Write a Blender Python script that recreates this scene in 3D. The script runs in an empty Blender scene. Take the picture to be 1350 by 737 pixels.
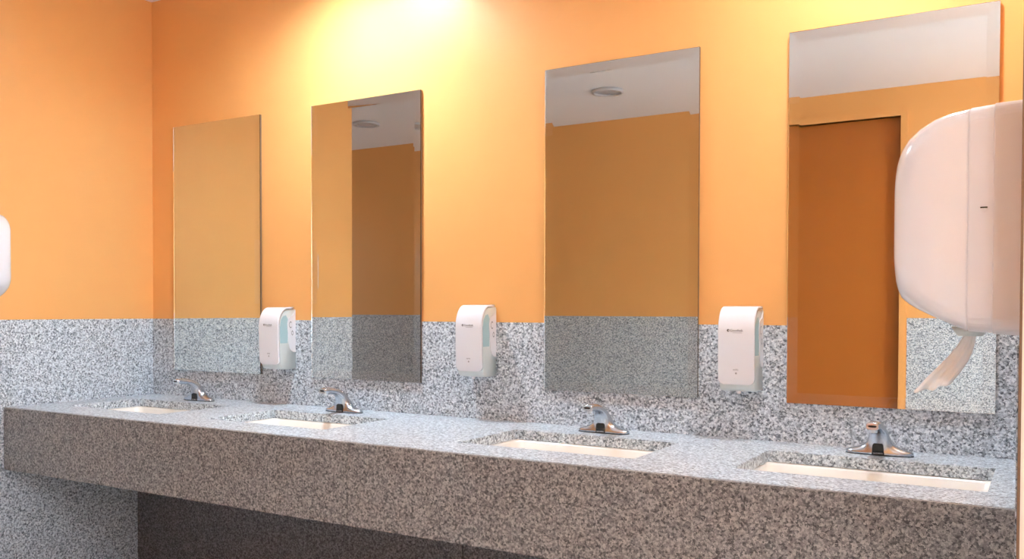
import bpy, bmesh, math, random
from mathutils import Vector, Matrix
random.seed(4)
S = bpy.context.scene
C = S.collection

# ---------------------------------------------------------------- camera
f, cy = 1180.03, 431.742
yaw, pitch, roll = -0.53786, -0.019326, 0.00258
sy, cyw = math.sin(yaw), math.cos(yaw)
F = Vector((sy*math.cos(pitch), cyw*math.cos(pitch), math.sin(pitch)))
R = Vector((cyw, -sy, 0)); U = R.cross(F)
R2 = R*math.cos(roll)+U*math.sin(roll); U2 = -R*math.sin(roll)+U*math.cos(roll)
cd = bpy.data.cameras.new('camera'); cam = bpy.data.objects.new('camera', cd); C.objects.link(cam)
M = Matrix((R2, U2, -F)).transposed().to_4x4(); M.translation = Vector((3.45036, -2.97614, 1.27986))
cam.matrix_world = M
cd.sensor_width = 36; cd.lens = f/1350*36; cd.shift_y = (cy-368.5)/1350; cd.clip_start = .02
S.camera = cam
# ---------------------------------------------------------------- world, light levels, exposure
w = bpy.data.worlds.new('world'); S.world = w; w.use_nodes = True
w.node_tree.nodes['Background'].inputs[0].default_value = (.5, .5, .55, 1)
w.node_tree.nodes['Background'].inputs[1].default_value = .0
S.view_settings.view_transform = 'Standard'; S.view_settings.look = 'None'
S.view_settings.gamma = 1; S.view_settings.use_curve_mapping = False
S.view_settings.exposure = 0.12
FILL_PANE = 17             # glow of the unseen panes added at the passage ends as fill
LAMP_MAIN = 450       # emission of the lit ceiling lamp over the counter
LAMP_SIDE = 270      # second lamp over the counter, dimmer
FILL_LAMP = 330        # emission of the unseen lamp added in the passage as fill
COOL = (.72, .87, 1.0)
FILL_LAMP_TINT = (.86, .93, 1.0)
SIDE = (.82, .91, 1.0)
FILL_PANE_TINT = (.70, .85, 1.0)
S.cycles.max_bounces = 14; S.cycles.diffuse_bounces = 6; S.cycles.glossy_bounces = 6; S.cycles.transmission_bounces = 10
S.cycles.sample_clamp_indirect = 0

# ---------------------------------------------------------------- materials
def new_mat(name):
    m = bpy.data.materials.new(name); m.use_nodes = True
    nt = m.node_tree; b = nt.nodes['Principled BSDF']
    return m, nt, b
def lin(c):
    return tuple(((v/255)/12.92 if v/255 <= .04045 else ((v/255+.055)/1.055)**2.4) for v in c)+(1,)
def plain(name, rgb, rough=.4, metal=0, bump=0, bscale=200, coat=0, var=.03, spec=.5):
    m, nt, b = new_mat(name); N, L = nt.nodes, nt.links
    tc = N.new('ShaderNodeTexCoord'); nz = N.new('ShaderNodeTexNoise'); nz.inputs['Scale'].default_value = 3; nz.inputs['Detail'].default_value = 4
    L.new(tc.outputs['Object'], nz.inputs['Vector'])
    r = N.new('ShaderNodeValToRGB'); c = lin(rgb)
    r.color_ramp.elements[0].color = tuple(v*(1-var) for v in c[:3])+(1,); r.color_ramp.elements[1].color = tuple(min(1, v*(1+var)) for v in c[:3])+(1,)
    L.new(nz.outputs['Fac'], r.inputs['Fac']); L.new(r.outputs['Color'], b.inputs['Base Color'])
    b.inputs['Roughness'].default_value = rough; b.inputs['Metallic'].default_value = metal
    b.inputs['Coat Weight'].default_value = coat; b.inputs['Coat Roughness'].default_value = .05
    b.inputs['Specular IOR Level'].default_value = spec
    if bump:
        n2 = N.new('ShaderNodeTexNoise'); n2.inputs['Scale'].default_value = bscale; L.new(tc.outputs['Object'], n2.inputs['Vector'])
        bp = N.new('ShaderNodeBump'); bp.inputs['Strength'].default_value = bump; bp.inputs['Distance'].default_value = .001
        L.new(n2.outputs['Fac'], bp.inputs['Height']); L.new(bp.outputs['Normal'], b.inputs['Normal'])
    return m
def granite(name, cols, scale=185, rough=.3):
    m, nt, b = new_mat(name); N, L = nt.nodes, nt.links
    tc = N.new('ShaderNodeTexCoord')
    nz = N.new('ShaderNodeTexNoise'); nz.inputs['Scale'].default_value = scale*1.3; nz.inputs['Detail'].default_value = 2
    L.new(tc.outputs['Object'], nz.inputs['Vector'])
    mx = N.new('ShaderNodeVectorMath'); mx.operation = 'SCALE'; mx.inputs['Scale'].default_value = .012
    L.new(nz.outputs['Color'], mx.inputs[0])
    ad = N.new('ShaderNodeVectorMath'); ad.operation = 'ADD'; L.new(tc.outputs['Object'], ad.inputs[0]); L.new(mx.outputs[0], ad.inputs[1])
    v = N.new('ShaderNodeTexVoronoi'); v.inputs['Scale'].default_value = scale; L.new(ad.outputs[0], v.inputs['Vector'])
    sp = N.new('ShaderNodeSeparateColor'); L.new(v.outputs['Color'], sp.inputs[0])
    n3 = N.new('ShaderNodeTexNoise'); n3.inputs['Scale'].default_value = scale*.7; n3.inputs['Detail'].default_value = 5; n3.inputs['Roughness'].default_value = .7
    L.new(tc.outputs['Object'], n3.inputs['Vector'])
    a = N.new('ShaderNodeMath'); a.operation = 'MULTIPLY_ADD'; a.inputs[1].default_value = 1.6; a.inputs[2].default_value = -.8
    L.new(n3.outputs['Fac'], a.inputs[0])
    s = N.new('ShaderNodeMath'); s.operation = 'ADD'; L.new(sp.outputs[0], s.inputs[0]); L.new(a.outputs[0], s.inputs[1])
    r = N.new('ShaderNodeValToRGB'); e = r.color_ramp.elements
    pos = [0, .2, .45, .72, 1.0]
    e[0].position = 0; e[0].color = lin(cols[0]); e[1].position = 1; e[1].color = lin(cols[4])
    for p, c in zip(pos[1:4], cols[1:4]):
        k = e.new(p); k.color = lin(c)
    L.new(s.outputs[0], r.inputs['Fac']); L.new(r.outputs['Color'], b.inputs['Base Color'])
    b.inputs['Roughness'].default_value = rough
    return m
ORANGE = (238, 176, 106)
m_orange = plain('orange_gloss_paint', ORANGE, .42, bump=.2, bscale=160, var=.02, spec=.35)
m_ceiling = plain('white_ceiling_paint', (242, 242, 244), .8, bump=.1)
m_gran = granite('grey_speckled_granite', [(84, 91, 100), (139, 149, 158), (180, 190, 199), (211, 221, 228), (238, 244, 248)])
m_gran_shaded = granite('shaded_apron_granite', [(70, 69, 69), (104, 103, 103), (132, 130, 129), (157, 155, 152), (186, 183, 179)])  # copy of the grey granite, the apron's weak warm light put into its tones
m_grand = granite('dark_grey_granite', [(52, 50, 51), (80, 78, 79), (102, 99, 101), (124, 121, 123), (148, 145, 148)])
m_tile = plain('grey_floor_tile', (214, 213, 210), .35, var=.08)
m_grout = plain('grout', (128, 126, 124), .9)
m_white = plain('white_glossy_plastic', (228, 229, 233), .16, var=.01, coat=.5)
m_whiteb = plain('white_satin_plastic', (222, 222, 226), .3, var=.01)
m_pale = plain('pale_frosted_plastic', (208, 216, 214), .3, var=.02)
m_teal = plain('teal_soap_behind_plastic', (168, 200, 206), .25, var=.08)
m_print = plain('grey_print', (70, 68, 72), .5)
m_printl = plain('light_grey_print', (150, 148, 148), .5)
m_wprint = plain('white_print', (220, 220, 220), .5)
m_black = plain('black_plastic', (14, 14, 15), .12)
m_ceramic = plain('white_ceramic', (240, 236, 228), .12, var=.01, coat=.4)
m_paper = plain('white_tissue_paper', (246, 243, 240), .9, bump=.3, bscale=90, var=.02)
m_chrome = plain('brushed_chrome', (200, 206, 214), .27, metal=1, var=.03)
m_chromeb = plain('bright_chrome', (230, 233, 236), .2, metal=1, var=.01)
m_steel = plain('dark_steel', (70, 66, 64), .35, metal=1)
m_brown = plain('brown_trim', (104, 76, 52), .45)
m_cream = plain('cream_painted_end', (206, 190, 172), .45)
m_edge = plain('mirror_edge', (120, 104, 88), .4)
m_door = plain('orange_door_paint', (184, 106, 34), .4, bump=.08, var=.03)
m_ring = plain('white_metal_ring', (200, 200, 202), .4)
m_lens = plain('unlit_frosted_lens', (190, 190, 194), .5)
m_mirror, nt, b = new_mat('mirror_silvering')
b.inputs['Metallic'].default_value = 1; b.inputs['Roughness'].default_value = .0
N, L = nt.nodes, nt.links
tc = N.new('ShaderNodeTexCoord'); nz = N.new('ShaderNodeTexNoise'); nz.inputs['Scale'].default_value = 4
L.new(tc.outputs['Object'], nz.inputs['Vector'])
rr = N.new('ShaderNodeValToRGB'); rr.color_ramp.elements[0].color = (.76, .79, .785, 1); rr.color_ramp.elements[1].color = (.80, .82, .815, 1)
L.new(nz.outputs['Fac'], rr.inputs['Fac']); L.new(rr.outputs['Color'], b.inputs['Base Color'])
m_glass, nt_, b_g = new_mat('mirror_glass')
b_g.inputs['Transmission Weight'].default_value = 1; b_g.inputs['Roughness'].default_value = 0; b_g.inputs['IOR'].default_value = 1.5
b_g.inputs['Base Color'].default_value = (.97, .985, .98, 1)
def emit(name, col, s):
    m, nt, b = new_mat(name); b.inputs['Base Color'].default_value = (.8, .8, .8, 1)
    b.inputs['Emission Color'].default_value = col+(1,); b.inputs['Emission Strength'].default_value = s
    return m
m_lit = emit('lit_lens_cool', COOL, LAMP_MAIN)
m_lits = emit('lit_lens_side', SIDE, LAMP_SIDE)
m_fill_pane = emit('fill_glow_pane', FILL_PANE_TINT, FILL_PANE)
m_fill_pane_dim = emit('dim_fill_glow_pane', FILL_PANE_TINT, FILL_PANE*.12)
m_fill_lens = emit('fill_lens_passage', FILL_LAMP_TINT, FILL_LAMP)

# ---------------------------------------------------------------- helpers
def link(name, me, mat=None, parent=None, smooth=False, loc=None):
    o = bpy.data.objects.new(name, me); C.objects.link(o)
    if mat: me.materials.append(mat)
    if smooth:
        for p in me.polygons: p.use_smooth = True
    if parent: o.parent = parent
    if loc: o.location = loc
    return o
def from_bm(name, bm, mat, parent=None, smooth=False, loc=None):
    bmesh.ops.recalc_face_normals(bm, faces=bm.faces)
    me = bpy.data.meshes.new(name); bm.to_mesh(me); bm.free()
    return link(name, me, mat, parent, smooth, loc)
def empty(name, loc, label, cat, group=None):
    o = bpy.data.objects.new(name, None); C.objects.link(o); o.location = loc; o.empty_display_size = .05
    o['label'] = label; o['category'] = cat
    if group: o['group'] = group
    return o
def add_box(bm, a, b_):
    x0, y0, z0 = a; x1, y1, z1 = b_
    v = [bm.verts.new(p) for p in ((x0,y0,z0),(x1,y0,z0),(x1,y1,z0),(x0,y1,z0),(x0,y0,z1),(x1,y0,z1),(x1,y1,z1),(x0,y1,z1))]
    for q in ((0,3,2,1),(4,5,6,7),(0,1,5,4),(1,2,6,5),(2,3,7,6),(3,0,4,7)): bm.faces.new([v[i] for i in q])
def box(name, a, b_, mat, parent=None, bevel=0, kind=None):
    bm = bmesh.new(); add_box(bm, a, b_)
    if bevel: bmesh.ops.bevel(bm, geom=list(bm.edges), offset=bevel, segments=2, affect='EDGES')
    o = from_bm(name, bm, mat, parent)
    if kind: o['kind'] = kind
    return o
def rings(bm, secs, cap=(True, True), close=True):
    """loft closed rings of points"""
    V = [[bm.verts.new(p) for p in s] for s in secs]
    n = len(V[0])
    for a, b_ in zip(V[:-1], V[1:]):
        for i in range(n if close else n-1):
            bm.faces.new((a[i], a[(i+1) % n], b_[(i+1) % n], b_[i]))
    if cap[0]: bm.faces.new(V[0][::-1])
    if cap[1]: bm.faces.new(V[-1])
    return V
def prism(bm, poly, fn, t0, t1):
    """extrude 2-D poly between t0 and t1; fn(u,v,t)->xyz"""
    rings(bm, [[fn(u, v, t0) for u, v in poly], [fn(u, v, t1) for u, v in poly]])
def cyl(bm, c, r, h, axis='z', n=24, r2=None):
    r2 = r if r2 is None else r2
    def P(rr, t):
        out = []
        for i in range(n):
            a = 2*math.pi*i/n; u, v = rr*math.cos(a), rr*math.sin(a)
            out.append({'z': (c[0]+u, c[1]+v, c[2]+t), 'y': (c[0]+u, c[1]+t, c[2]+v), 'x': (c[0]+t, c[1]+u, c[2]+v)}[axis])
        return out
    rings(bm, [P(r, 0), P(r2, h)])
def sup(n, a, b_, e):
    """superellipse points"""
    out = []
    for i in range(n):
        t = 2*math.pi*i/n; c, s = math.cos(t), math.sin(t)
        out.append((a*math.copysign(abs(c)**(2/e), c), b_*math.copysign(abs(s)**(2/e), s)))
    return out
def text(name, s, size, mat, parent, loc, rot, depth=.0003, align='CENTER'):
    cu = bpy.data.curves.new(name, 'FONT'); cu.body = s; cu.size = size; cu.align_x = align; cu.extrude = depth; cu.resolution_u = 3
    o = bpy.data.objects.new(name, cu); C.objects.link(o)
    dg = bpy.context.evaluated_depsgraph_get(); me = bpy.data.meshes.new_from_object(o.evaluated_get(dg))
    bpy.data.objects.remove(o); bpy.data.curves.remove(cu)
    me.materials.clear()
    t = link(name, me, mat, parent); t.location = loc; t.rotation_euler = rot
    return t
def copy_tree(o, parent=None):
    c = o.copy(); C.objects.link(c); c.parent = parent
    for ch in list(kids.get(o.name, [])): copy_tree(ch, c)
    return c
kids = {}
def index_kids():
    kids.clear()
    for o in C.objects:
        if o.parent: kids.setdefault(o.parent.name, []).append(o)

# ---------------------------------------------------------------- room shell
XL, XR, YE, YO, H = -.4505, 3.419, -1.545, -3.75, 2.83     # alcove sides, alcove mouth, opposite wall, ceiling
XA, XB = -3.4, 5.4
ZG = 1.2324
box('floor', (XA-.1, YO-.3, -.1), (XB+.1, .12, 0), m_grout, kind='structure')
floor = C.objects['floor']
tme = None
T = .6
for i in range(int((XB-XA)/T)+1):
    for j in range(7):
        x, y = XA+i*T, YO+j*T
        if x+T > XB+.01 or y+T > .1: continue
        if tme is None:
            o = box('floor_tile', (.0015, .0015, -.001), (T-.0015, T-.0015, .004), m_tile, floor, bevel=.001); tme = o.data
        else:
            o = bpy.data.objects.new('floor_tile', tme); C.objects.link(o); o.parent = floor
        o.location = (x, y, 0)
box('ceiling', (XA-.1, YO-.3, H), (XB+.1, .12, H+.1), m_ceiling, kind='structure')
wb = box('wall_back', (XA, 0, 0), (XB, .12, H), m_orange, kind='structure')
wl = box('wall_left', (XA, YE, 0), (XL, 0, H), m_orange, kind='structure')
wr = box('wall_right', (XR, YE, 0), (XB, 0, H), m_orange, kind='structure')
def fill_window_wall(name, xa, xb, y0, y1, z0, z1, win, mat):  # unseen passage end wall; the glowing opening in it is added
    bm = bmesh.new()
    add_box(bm, (xa, YO, 0), (xb, y0, H)); add_box(bm, (xa, y1, 0), (xb, YE, H))
    add_box(bm, (xa, y0, 0), (xb, y1, z0)); add_box(bm, (xa, y0, z1), (xb, y1, H))
    from_bm(name, bm, m_orange)['kind'] = 'structure'
    bm = bmesh.new(); fr = .04; a, b_ = xa+.02, xb-.03
    add_box(bm, (a, y0, z0), (b_, y0+fr, z1)); add_box(bm, (a, y1-fr, z0), (b_, y1, z1))
    add_box(bm, (a, y0+fr, z0), (b_, y1-fr, z0+fr)); add_box(bm, (a, y0+fr, z1-fr), (b_, y1-fr, z1))
    wn = from_bm(win, bm, m_ring); wn['kind'] = 'structure'
    box('pane', (a+.02, y0+fr, z0+fr), (a+.03, y1-fr, z1-fr), mat, wn)
fill_window_wall('wall_passage_left', XA-.1, XA, -3.2, -2.45, .6, 2.3, 'fill_window_2', m_fill_pane_dim)  # dim glowing pane added out of view for a highlight on the right dispenser
fill_window_wall('wall_passage_right', XB, XB+.1, -2.9, -1.68, .9, 2.45, 'fill_window_1', m_fill_pane)  # glowing pane added out of view to brighten ceiling, apron and left wall
# opposite wall with a door recess
DX0, DX1, DZ = 1.55, 2.575, 2.63
bm = bmesh.new()
add_box(bm, (XA, YO-.2, 0), (DX0, YO, H)); add_box(bm, (DX1, YO-.2, 0), (XB, YO, H)); add_box(bm, (DX0, YO-.2, DZ), (DX1, YO, H))
wf = from_bm('wall_front', bm, m_orange); wf['kind'] = 'structure'
# granite panels (3 mm proud, 1.5 mm joints)
def panel(parent, a, b_, mat, name='granite_panel'):
    return box(name, a, b_, mat, parent, bevel=.0008)
g, p = .0005, .003
for x0, x1 in ((XL, 1.514), (1.514, XR)):
    panel(wb, (x0+g, -p, .818), (x1-g, .0, ZG), m_gran)
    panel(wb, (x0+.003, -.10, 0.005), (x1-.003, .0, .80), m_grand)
for y0, y1 in ((YE, -.736), (-.736, 0)):
    for z0, z1 in ((.005, .579), (.581, ZG)):
        panel(wl, (XL, y0+g, z0), (XL+p, y1-g-(.003 if y1 == 0 else 0), z1), m_gran)
        panel(wr, (XR-p, y0+g+.012, z0), (XR, y1-g-(.003 if y1 == 0 else 0), z1), m_gran)
x = XA
while x < XB:
    x1 = min(x+.98, XB)
    if x < DX0: 
        xx = min(x1, DX0-.07); panel(wf, (x+g, YO, .005), (xx-g, YO+p, ZG), m_gran)
        x = x1 if x1 < DX0-.07 else DX1+.05
    else:
        panel(wf, (x+g, YO, .005), (x1-g, YO+p, ZG), m_gran); x = x1
for par, a, b_ in ((wb, (XL, -.0012, .818), (XR, 0, ZG-.001)), (wl, (XL, YE, .005), (XL+.0012, -.001, ZG-.001)), (wr, (XR-.0012, YE+.013, .005), (XR, -.001, ZG-.001)), (wf, (XA, YO, .005), (DX0-.05, YO+.0012, ZG-.001)), (wf, (DX1+.05, YO, .005), (XB, YO+.0012, ZG-.001))):
    box('grout', a, b_, m_grout, par)
# ends of the two side walls
panel(wl, (XA+.02, YE-p, .005), (XL-g, YE, ZG), m_gran)
t1 = box('trim_1', (XR, YE-.006, 0.005), (XR+.0035, YE+.012, H), m_brown, kind='structure')
t2 = box('trim_2', (XR+.0035, YE-.004, 0.005), (XR+.40, YE, H), m_cream, kind='structure')
# door in the opposite wall (seen in the mirror)
d1 = box('door_1', (DX0+.001, YO-.09, .01), (DX1-.001, YO-.05, DZ-.001), m_door, kind='structure')
for a, b_ in (((DX1, YO-.05, .0), (DX1+.045, YO+.012, DZ+.045)), ((DX0-.045, YO-.05, 0), (DX0, YO+.012, DZ+.045)), ((DX0, YO-.05, DZ), (DX1, YO+.012, DZ+.045))):
    box('door_frame', a, b_, m_orange, d1, bevel=.002)

# ---------------------------------------------------------------- ceiling lamps
def lamp(x, y, label, lens, lit):
    t = empty('ceiling_lamp', (x, y, H), label, 'ceiling lamp', 'round ceiling lamps')
    bm = bmesh.new(); n = 40
    dp = .050 if lit else .020          # the lit lamps sit deeper in their rings
    prof = [(.092, 0), (.112, 0), (.112, -dp+.006), (.109, -dp), (.095, -dp-.002), (.092, -dp+.002)]
    R_ = [[(r*math.cos(2*math.pi*k/n), r*math.sin(2*math.pi*k/n), z) for k in range(n)] for r, z in prof]
    V = [[bm.verts.new(q) for q in s] for s in R_]
    for i in range(len(V)):
        a, b_ = V[i], V[(i+1) % len(V)]
        for k in range(n): bm.faces.new((a[k], a[(k+1) % n], b_[(k+1) % n], b_[k]))
    from_bm('ring', bm, m_ring, t, True)
    bm = bmesh.new(); cyl(bm, (0, 0, -.008), .0915, .0079, n=n); from_bm('lens', bm, lens, t)
    return t
lamp(1.0, -.46, 'lit round ceiling lamp above the counter, over the second basin from the left', m_lit, True)
lamp(3.0, -.46, 'dimmer lit round ceiling lamp above the right end of the counter', m_lits, True)
lamp(.776, -2.84, 'unlit round ceiling lamp reflected in the third mirror', m_lens, False)
lamp(-1.42, -2.84, 'unlit round ceiling lamp reflected in the second mirror', m_lens, False)
lamp(3.75, -2.95, 'unseen round ceiling lamp added in the passage to light the right dispenser', m_fill_lens, True)  # added out of view to light the near side of the right dispenser

# ---------------------------------------------------------------- mirrors
MW, MZ0, MZ1 = .600, .980, 2.180
def mirror(x, label):
    t = empty('wall_mirror', (x, -.003, MZ0), label, 'mirror', 'frameless mirrors along the back wall')
    h = MZ1-MZ0; bv, dr = .034, .0023
    y0, y1 = -.0135, -.0075                 # glass front, silvered back
    P = [(0, y0+dr, 0), (MW, y0+dr, 0), (MW, y0+dr, h), (0, y0+dr, h), (bv, y0, bv), (MW-bv, y0, bv), (MW-bv, y0, h-bv), (bv, y0, h-bv),
         (0, y1, 0), (MW, y1, 0), (MW, y1, h), (0, y1, h)]
    Fc = [(4,5,6,7), (0,1,5,4), (1,2,6,5), (2,3,7,6), (3,0,4,7), (1,0,8,9), (2,1,9,10), (3,2,10,11), (0,3,11,8), (11,10,9,8)]
    me = bpy.data.meshes.new('bevelled_glass'); me.from_pydata(P, [], Fc); me.update()
    link('bevelled_glass', me, m_glass, t)
    box('silvering', (.00005, y1+.0001, .00005), (MW-.00005, y1+.0006, h-.00005), m_mirror, t)
    box('backing', (.0001, y1+.0007, .0001), (MW-.0001, -.0002, h-.0001), m_edge, t)
    return t
MX = [-.2745, .6448, 1.8250, 2.7263]
mirror(MX[0], 'tall mirror nearest the left corner, showing only orange wall and pale granite')
mirror(MX[1], 'tall mirror between the first and second soap dispensers, split by a vertical wall edge')
mirror(MX[2], 'tall mirror reflecting a round ceiling lamp, right of the second soap dispenser')
mirror(MX[3], 'large tall mirror at the right, reflecting an orange door, behind the paper towel dispenser')

# ---------------------------------------------------------------- vanity counter
D, ZC, ZA = .768, .85, .5796
SX = [-.2825, .6149, 1.8127, 2.7200]; SW, SF, SB = .616, .5717, .2065
cnt = empty('vanity_counter', (XL, -D, ZA), 'long grey speckled granite vanity counter with a deep front apron', 'counter')
def C_(p): return (p[0]-XL, p[1]+D, p[2]-ZA)
TH = .034
xs = [XL+.0035]
for s in SX: xs += [s, s+SW]
xs += [XR-.0035]; ys = [-D+.0205, -SF, -SB, -.0032]
bm = bmesh.new()
G = {}
for k, z in enumerate((ZC, ZC-TH)):
    for i, X in enumerate(xs):
        for j, Y in enumerate(ys): G[i, j, k] = bm.verts.new(C_((X, Y, z)))
solid = lambda i, j: 0 <= i < len(xs)-1 and 0 <= j < 3 and not (j == 1 and i % 2 == 1)
for i in range(len(xs)-1):
    for j in range(3):
        if not solid(i, j): continue
        bm.faces.new((G[i,j,0], G[i+1,j,0], G[i+1,j+1,0], G[i,j+1,0])); bm.faces.new((G[i,j,1], G[i,j+1,1], G[i+1,j+1,1], G[i+1,j,1]))
        for di, dj, a, c in ((-1,0,(i,j),(i,j+1)), (1,0,(i+1,j),(i+1,j+1)), (0,-1,(i,j),(i+1,j)), (0,1,(i,j+1),(i+1,j+1))):
            if not solid(i+di, j+dj): bm.faces.new((G[a[0],a[1],0], G[c[0],c[1],0], G[c[0],c[1],1], G[a[0],a[1],1]))
bmesh.ops.recalc_face_normals(bm, faces=bm.faces)
ed = [e for e in bm.edges if len(e.link_faces) == 2 and e.calc_face_angle(0) > 1 and all(abs(v.co.z-(ZC-ZA)) < 1e-5 for v in e.verts)]
bmesh.ops.bevel(bm, geom=ed, offset=.0015, segments=2, affect='EDGES')
ct = from_bm('countertop', bm, m_gran, cnt)
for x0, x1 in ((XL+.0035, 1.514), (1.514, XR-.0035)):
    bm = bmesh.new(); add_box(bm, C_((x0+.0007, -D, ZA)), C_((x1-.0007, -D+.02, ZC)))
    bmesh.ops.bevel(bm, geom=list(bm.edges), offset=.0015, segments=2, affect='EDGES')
    from_bm('apron_panel', bm, m_gran_shaded, cnt)
# basins
SL = ['white undermount basin at the far left end of the counter', 'white undermount basin second from the left, below the second mirror',
      'white undermount basin third from the left, below the third mirror', 'white undermount basin at the right end of the counter']
def rrect(x0, x1, y0, y1, r, z, n=6):
    out = []
    for cx_, cy_, a0 in ((x1-r, y1-r, 0), (x0+r, y1-r, 90), (x0+r, y0+r, 180), (x1-r, y0+r, 270)):
        for k in range(n+1):
            a = math.radians(a0+90*k/n); out.append((cx_+r*math.cos(a), cy_+r*math.sin(a), z))
    return out
def basin(i, first):
    t = empty('basin', (SX[i]+SW/2, -(SF+SB)/2, ZC-TH-.001), SL[i], 'sink', 'undermount basins in the counter')
    hw, hd = SW/2, (SF-SB)/2
    bm = bmesh.new()
    def rr_(o, r, z): return rrect(-hw-o, hw+o, -hd-o, hd+o, r, z)
    secs = [rr_(.030, .05, 0), rr_(.002, .03, 0), rr_(-.004, .035, -.008), rr_(-.012, .045, -.07), rr_(-.022, .055, -.115), rr_(-.045, .065, -.14), rr_(-.09, .06, -.149)]
    V = rings(bm, secs, cap=(False, False))
    c = bm.verts.new((0, 0, -.153)); L_ = V[-1]
    for k in range(len(L_)): bm.faces.new((L_[k], L_[(k+1) % len(L_)], c))
    outer = [rr_(.030, .05, 0), rr_(.030, .05, -.012), rr_(.004, .04, -.014), rr_(0, .05, -.11), rr_(-.03, .06, -.155), rr_(-.09, .06, -.168)]
    V2 = rings(bm, outer, cap=(False, True))
    bmesh.ops.remove_doubles(bm, verts=bm.verts, dist=1e-5)
    from_bm('bowl', bm, m_ceramic, t, True)
    bm = bmesh.new(); cyl(bm, (0, 0, -.1525), .032, .004, r2=.028); dr_ = from_bm('drain', bm, m_chromeb, t)
    bm = bmesh.new(); cyl(bm, (0, 0, -.1485), .018, .004, r2=.014); from_bm('stopper', bm, m_chrome, dr_)
    return t
for i in range(4): basin(i, None)

# ---------------------------------------------------------------- faucets
def make_faucet():
    t = empty('sensor_faucet', (0, 0, 0), '', 'faucet')
    bm = bmesh.new()
    # sections: spine y, z, tilt(deg of section normal from vertical towards -y), half width x, half depth, exponent
    sp = [(0, .0000, 0, .0940, .0270, 2.9), (0, .0050, 0, .0950, .0278, 2.9), (0, .0100, 0, .0940, .0272, 2.8), (0, .0135, 0, .0890, .0266, 2.6), (0, .0165, 0, .0780, .0262, 2.5),
          (-.0005, .0215, 0, .0600, .0258, 2.5), (-.001, .0280, 3, .0470, .0254, 2.6), (-.0025, .0360, 7, .0380, .0248, 2.8), (-.006, .0460, 14, .0320, .0240, 2.8),
          (-.012, .0575, 24, .0284, .0220, 2.6), (-.021, .0690, 36, .0252, .0190, 2.5), (-.034, .0795, 50, .0222, .0165, 2.5), (-.050, .0880, 64, .0192, .0140, 2.6),
          (-.070, .0938, 76, .0188, .0130, 2.8), (-.092, .0968, 84, .0188, .0122, 3), (-.112, .0978, 88, .0190, .0118, 3.2), (-.126, .0980, 90, .0188, .0114, 3.2), (-.130, .0980, 90, .0172, .0098, 3)]
    secs = []
    for y, z, a, hx, hd, e in sp:
        a = math.radians(a); u = Vector((0, math.cos(a), math.sin(a)))       # in-section depth direction
        secs.append([Vector((px, y, z)) + u*q for px, q in sup(40, hx, hd, e)])
    rings(bm, secs); from_bm('body', bm, m_chrome, t, True)
    bm = bmesh.new(); rings(bm, [[(px*1.0, -.131, .0980+q) for px, q in sup(32, .0176, .0102, 3.2)], [(px, -.1335, .0980+q) for px, q in sup(32, .0166, .0092, 3.2)]])
    tip = from_bm('spout_cap', bm, m_chromeb, t)
    bm = bmesh.new(); rings(bm, [[(px, -.1336, .0985+q) for px, q in sup(24, .0115, .0032, 3)], [(px, -.1341, .0985+q) for px, q in sup(24, .0112, .0030, 3)]])
    from_bm('cap_inset', bm, m_steel, tip)
    bm = bmesh.new(); cyl(bm, (0, -.112, .0785), .0115, .013, n=24, r2=.0125); ae = from_bm('aerator', bm, m_chromeb, t, False)
    bm = bmesh.new(); cyl(bm, (0, -.112, .0778), .0085, .001, n=20); from_bm('mesh_screen', bm, m_steel, ae)
    bm = bmesh.new()
    poly = [(-.0175, .001), (.0175, .001), (.0150, .031), (.0125, .0345), (-.0125, .0345), (-.0150, .031)]
    rings(bm, [[(u, -.0285-.0018*(v/.0345) - .0008, v) for u, v in poly], [(u, -.018, v) for u, v in poly]])
    win = from_bm('sensor_window', bm, m_black, t)
    text('lettering', 'SLOAN', .0085, m_wprint, win, (0, -.0296, .0045), (math.pi/2, 0, 0), .0002)
    bm = bmesh.new(); rings(bm, [[(px, q, .0) for px, q in sup(40, .0960, .0290, 2.8)], [(px, q, .002) for px, q in sup(40, .0960, .0290, 2.8)]])
    from_bm('gasket', bm, m_black, t)
    return t
fx = [s+SW/2 for s in SX]
FL = ['chrome sensor faucet behind the leftmost basin, below the first mirror', 'chrome sensor faucet behind the second basin, below the second mirror',
      'chrome sensor faucet behind the third basin, below the third mirror', 'chrome sensor faucet behind the rightmost basin, with readable white lettering']
proto = make_faucet(); index_kids()
for i in range(4):
    o = proto if i == 0 else copy_tree(proto)
    o.location = (fx[i]-.002, -.112, ZC+.0002); o['label'] = FL[i]; o['group'] = 'chrome sensor faucets'

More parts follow.
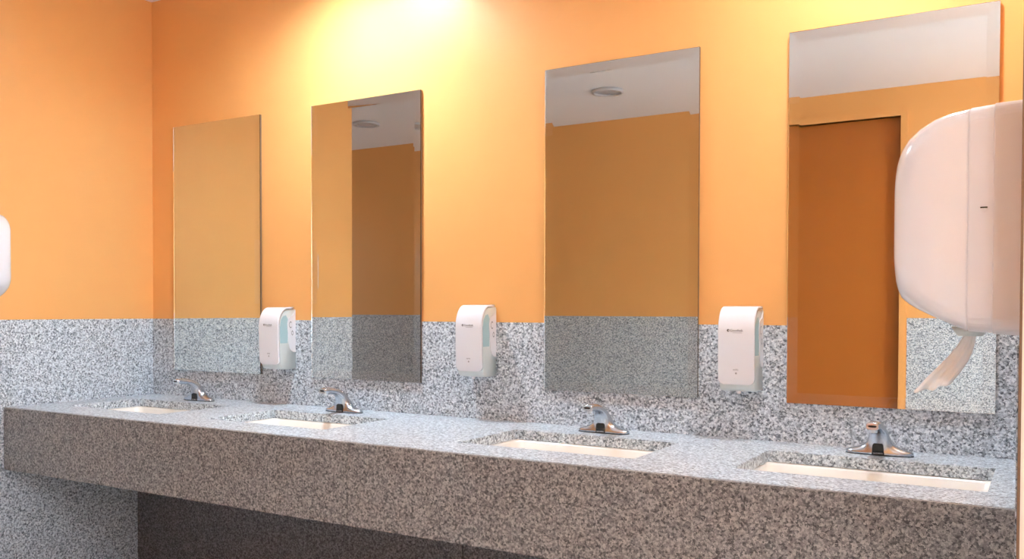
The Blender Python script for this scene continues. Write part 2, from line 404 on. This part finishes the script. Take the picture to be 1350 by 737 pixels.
# ---------------------------------------------------------------- soap dispensers
def make_soap():
    t = empty('soap_dispenser', (0, 0, 0), '', 'soap dispenser')
    # side profile (y out of the wall, z)
    def prof(o=0.0, zb=.0):
        P = [(0, zb)]
        P += [(-.070, zb), (-.086, zb+.006), (-.094, zb+.022)]
        P += [(-.099, .10), (-.100, .19)]
        for k in range(1, 9):
            a = math.radians(90*k/8); P.append((-.100+.050*(1-math.cos(a)), .19+.078*math.sin(a)))
        P += [(-.02, .270), (0, .270)]
        return P
    body = prof()
    bm = bmesh.new()
    n = len(body); secs = []
    for xx, s in ((-.0585, .955), (-.0572, .985), (-.0545, 1), (.0545, 1), (.0572, .985), (.0585, .955)):
        secs.append([(xx, y*s if y else 0, .135+(z-.135)*(.5+.5*s) if z else .004*(1-s)/.045) for y, z in body])
    rings(bm, secs); from_bm('housing', bm, m_pale, t, True).data
    # front cover shell following the profile
    path = [(-.0985, .024), (-.1005, .04), (-.1035, .10), (-.1050, .19)]
    for k in range(1, 13):
        a = math.radians(90*k/12); path.append((-.1050+.053*(1-math.cos(a)), .19+.083*math.sin(a)))
    path += [(-.035, .2742), (-.012, .2745)]
    def nrm(i):
        a = Vector(path[max(0, i-1)]); b_ = Vector(path[min(len(path)-1, i+1)]); d = (b_-a).normalized(); return Vector((-d.y, d.x))
    # resample bottom finely so that the corners round off
    pts = []
    for zz in (.024, .0245, .026, .0285, .032, .037, .043): pts.append((-.0985-(zz-.024)*.12, zz))
    path = pts + path[2:]
    def hw(i, z, y):
        W = .0605
        if i < 7:
            r = .019; d = z-.024
            if d < r: W -= r-math.sqrt(max(0, r*r-(r-d)**2))
        return W
    bm = bmesh.new(); secs = []
    m_ = 3
    for i, (y, z) in enumerate(path):
        W = hw(i, z, y); nn = nrm(i)
        if nn.x > 0 or (i > 10 and nn.y < 0): nn = -nn
        th = .0055
        row = []
        for xx, off in ((-W, -.004), (-W, .2*th), (-W+.0012, .75*th), (-W+.004, th), (W-.004, th), (W-.0012, .75*th), (W, .2*th), (W, -.004)):
            row.append((xx, y+nn.x*off, z+nn.y*off))
        secs.append(row)
    rings(bm, secs); fc = from_bm('front_cover', bm, m_white, t, True)
    for o in (fc,):
        md = o.modifiers.new('edge', 'WEIGHTED_NORMAL'); md.keep_sharp = False
    # logo and small print on the cover
    yy = -.1105
    text('logo', 'Goodtek', .0118, m_print, fc, (.002, -.1101, .196), (math.radians(90), 0, 0), .0004)
    bm = bmesh.new(); cyl(bm, (-.0245, -.1101, .2000), .0045, -.0006, 'y', 20); em = from_bm('emblem', bm, m_print, fc)
    bm = bmesh.new(); cyl(bm, (-.0225, -.1106, .2000), .0022, -.0004, 'y', 16); em2 = from_bm('emblem_dot', bm, m_white, fc)
    bm = bmesh.new(); add_box(bm, (-.010, -.1106, .1915), (.021, -.1098, .1928)); from_bm('small_print', bm, m_printl, fc)
    text('sensor_label', 'AUTO', .0062, m_print, fc, (.000, -.1075, .070), (math.radians(90), 0, 0), .0006)
    bm = bmesh.new(); cyl(bm, (.001, -.1062, .0605), .0032, -.0013, 'y', 14); from_bm('sensor_dot', bm, m_printl, fc)
    bm = bmesh.new()
    poly = [(-.008, .044), (-.003, .0425), (.000, .048), (-.001, .054), (-.004, .0545), (-.004, .050), (-.0065, .052)]
    prism(bm, poly, lambda u, v, q: (u, q, v), -.1040, -.1063); from_bm('hand_icon', bm, m_printl, fc)
    for s in (-1, 1):
        # soap seen behind the frosted side
        poly = [(-.050, .118), (-.0945, .118), (-.0965, .19), (-.090, .222), (-.078, .238), (-.060, .243), (-.048, .225)]
        bm = bmesh.new(); prism(bm, poly, lambda u, v, q: (q, u, v), s*.0550, s*.0590); from_bm('soap_window', bm, m_teal, t)
        # white side plate with its curved front edge
        poly = [(-.002, .075), (-.020, .078), (-.034, .088), (-.041, .105), (-.046, .140), (-.051, .180), (-.053, .205), (-.047, .226), (-.036, .236), (-.020, .240), (-.002, .262)]
        bm = bmesh.new(); prism(bm, poly, lambda u, v, q: (q, u, v), s*.0550, s*.0607); sp_ = from_bm('side_plate', bm, m_white, t)
        for cyy, cz, r in ((-.033, .200, .0100), (-.022, .163, .0068)):
            n = 20; V = []
            bm = bmesh.new()
            for k in range(n+1 if r > .009 else n):
                if r > .009: a = math.radians(50+260*k/n)*1.0
                else: a = 2*math.pi*k/n
                V.append([bm.verts.new((s*.0611, cyy+q*math.cos(a), cz+1.35*q*math.sin(a))) for q in (r, r-.0019)])
            m2 = len(V)
            for k in range(m2 if r < .009 else m2-1):
                a, b_ = V[k], V[(k+1) % m2]; bm.faces.new((a[0], b_[0], b_[1], a[1]))
            for dz in (-1, 1):
                bm.faces.new([bm.verts.new((s*.0612, cyy+u*.0032, cz+dz*(r*1.35+v*.003))) for u, v in ((-1, -.6), (1, -.6), (0, .9))])
            from_bm('lock_mark', bm, m_print, sp_)
    bm = bmesh.new(); cyl(bm, (0, -.072, -.008), .006, .010, n=18, r2=.009); from_bm('nozzle', bm, m_white, t)
    bm = bmesh.new(); add_box(bm, (-.05, -.004, .008), (.05, .0, .262)); from_bm('wall_plate', bm, m_whiteb, t)
    return t
sp0 = make_soap(); index_kids()
SPOS = [(.4790, 1.0120, 'white soap dispenser between the first and second mirrors'),
        (1.5460, 1.0215, 'white soap dispenser between the second and third mirrors, side lock marks visible'),
        (2.5870, 1.0160, 'white soap dispenser between the third and fourth mirrors, largest of the three')]
for i, (x, z, lb) in enumerate(SPOS):
    o = sp0 if i == 0 else copy_tree(sp0)
    o.location = (x, -.0032, z); o['label'] = lb; o['group'] = 'soap dispensers on the back wall'

# ---------------------------------------------------------------- centre-pull paper towel dispensers (depth along +d from the wall)
def make_towel(name, label, X, Y, Z, s):
    """s=-1: front faces -x (right wall); s=+1: front faces +x (left wall)"""
    t = empty(name, (X, Y, Z), label, 'paper towel dispenser')
    top = [(0, .376), (.036, .375), (.074, .372), (.0765, .370), (.102, .366), (.128, .358), (.151, .347), (.169, .334), (.181, .320), (.1885, .305), (.1925, .286)]
    bot = [(0, .0), (.036, .002), (.074, .005), (.0765, .007), (.102, .018), (.128, .030), (.151, .041), (.170, .052), (.181, .061), (.1885, .075), (.1925, .095)]
    W = .125
    def hw(d):
        if d < .0755: return W+.0015
        d0, r = .125, .0675
        if d <= d0: return W-.0015
        return W-.0015-(r*.75)*(1-math.sqrt(max(0, 1-((d-d0)/r)**2)))
    def section(d, zt, zb, w_, r):
        out = []
        zc, hh = (zt+zb)/2, (zt-zb)/2; r = min(r, w_*.9, hh*.9)
        for cy_, cz_, a0 in ((w_-r, zc+hh-r, 0), (-w_+r, zc+hh-r, 90), (-w_+r, zc-hh+r, 180), (w_-r, zc-hh+r, 270)):
            for k in range(9):
                a = math.radians(a0+90*k/8); out.append((s*d, cy_+r*math.cos(a), cz_+r*math.sin(a)))
        return out
    def zat(tab, d):
        for (a, za), (b_, zb) in zip(tab[:-1], tab[1:]):
            if a <= d <= b_: return za+(zb-za)*(d-a)/(b_-a)
        return tab[-1][1]
    # back housing
    bm = bmesh.new(); rings(bm, [section(d, zat(top, d)-o_, zat(bot, d)+o_, hw(d)-o_, .03) for d, o_ in ((0, 0), (.0385, 0), (.0395, .0012), (.058, .0012), (.073, .0012), (.0754, .0018))])
    hs = from_bm('back_housing', bm, m_whiteb, t, False)
    # bowed front cover
    bm = bmesh.new(); secs = []
    ds = [.0755, .0760, .080, .09, .102, .115, .128, .140, .151, .160, .169, .176, .181, .185, .1885, .1908, .1925]
    for k, d in enumerate(ds):
        o_ = (.0008, .0, 0)[min(k, 2)]
        zt, zb = zat(top, d)-o_, zat(bot, d)+o_
        secs.append(section(d, zt, zb, hw(d)-o_, .03+max(0, d-.12)*.35))
    V = rings(bm, secs, cap=(True, False))
    last = secs[-1]; zc = sum(p_[2] for p_ in last)/len(last)
    prev = V[-1]
    for sc_, dd in ((.85, .0012), (.6, .0020), (.3, .0024)):
        cur = [bm.verts.new((s*(.1925+dd), p_[1]*sc_, zc+(p_[2]-zc)*sc_)) for p_ in last]
        for i in range(len(cur)): bm.faces.new((prev[i], prev[(i+1) % len(cur)], cur[(i+1) % len(cur)], cur[i]))
        prev = cur
    bm.faces.new(prev)
    cv = from_bm('front_cover', bm, m_white, t, True)
    for sd in (-1, 1):
        yy = sd*(W+.0003)
        bm = bmesh.new(); cyl(bm, (s*.0525, yy, .205), .0062, sd*.0016, 'y', 24); lk = from_bm('lock', bm, m_whiteb, hs)
        bm = bmesh.new(); a = [yy, yy+sd*.0019]; add_box(bm, (s*.0525-.0052, min(a), .2040), (s*.0525+.0052, max(a), .2062)); from_bm('key_slot', bm, m_black, hs)
        bm = bmesh.new(); a = [yy, yy+sd*.0010]; add_box(bm, (min(s*.040, s*.072), min(a), .028), (max(s*.040, s*.072), max(a), .031)); from_bm('ridge', bm, m_white, hs)
        bm = bmesh.new(); add_box(bm, (min(s*.043, s*.068), min(a), .088), (max(s*.043, s*.068), max(a), .0895)); from_bm('ridge', bm, m_white, hs)
    # nozzle under the cover
    bm = bmesh.new(); cyl(bm, (s*.078, 0, -.004), .020, .016, r2=.03); from_bm('outlet', bm, m_pale, t, True)
    return t
make_towel('paper_towel_dispenser', 'large glossy white paper towel dispenser at the right edge, with tissue hanging out', XR-.0035, -1.232, 1.241, -1)
make_towel('paper_towel_dispenser', 'white paper towel dispenser cut off by the left edge, on the orange left wall', XL, -.936, 1.315, 1)
# hanging tissue: twisted, pleated sheet
Lp = [(3.3300, 1.250), (3.3270, 1.236), (3.3170, 1.218), (3.3060, 1.203), (3.2900, 1.184), (3.2740, 1.166), (3.2610, 1.150), (3.2500, 1.1370)]
Rp = [(3.3460, 1.250), (3.3465, 1.236), (3.3450, 1.222), (3.3410, 1.207), (3.3350, 1.193), (3.3270, 1.179), (3.3180, 1.166), (3.3080, 1.1530)]
rows, nseg, sub = [], 48, 3
bm = bmesh.new()
for i in range((len(Lp)-1)*sub+1):
    q = i/sub; k0 = min(int(q), len(Lp)-2); u = q-k0; f_ = q/(len(Lp)-1)
    l = [Lp[k0][c]*(1-u)+Lp[k0+1][c]*u for c in (0, 1)]; r_ = [Rp[k0][c]*(1-u)+Rp[k0+1][c]*u for c in (0, 1)]
    row = []
    for k in range(nseg+1):
        v = k/nseg
        fold = math.sin(v*17+f_*2.2)*.0016*(.4+f_) + math.sin(v*7.5-f_*1.5)*.0045*(.35+f_)
        sag = -.0035*math.sin(v*math.pi)*f_ - (.0022*math.sin(v*15)*max(0, f_-.85)/.15)
        row.append(bm.verts.new((l[0]*(1-v)+r_[0]*v, -1.232+fold-.02*f_*(1-v), l[1]*(1-v)+r_[1]*v+sag)))
    rows.append(row)
for a, b_ in zip(rows[:-1], rows[1:]):
    for k in range(nseg): bm.faces.new((a[k], a[k+1], b_[k+1], b_[k]))
tp = from_bm('hanging_tissue', bm, m_paper, None, True)
md = tp.modifiers.new('thick', 'SOLIDIFY'); md.thickness = .0006
tp['label'] = 'crumpled white paper tissue hanging from the right dispenser'; tp['category'] = 'paper towel'
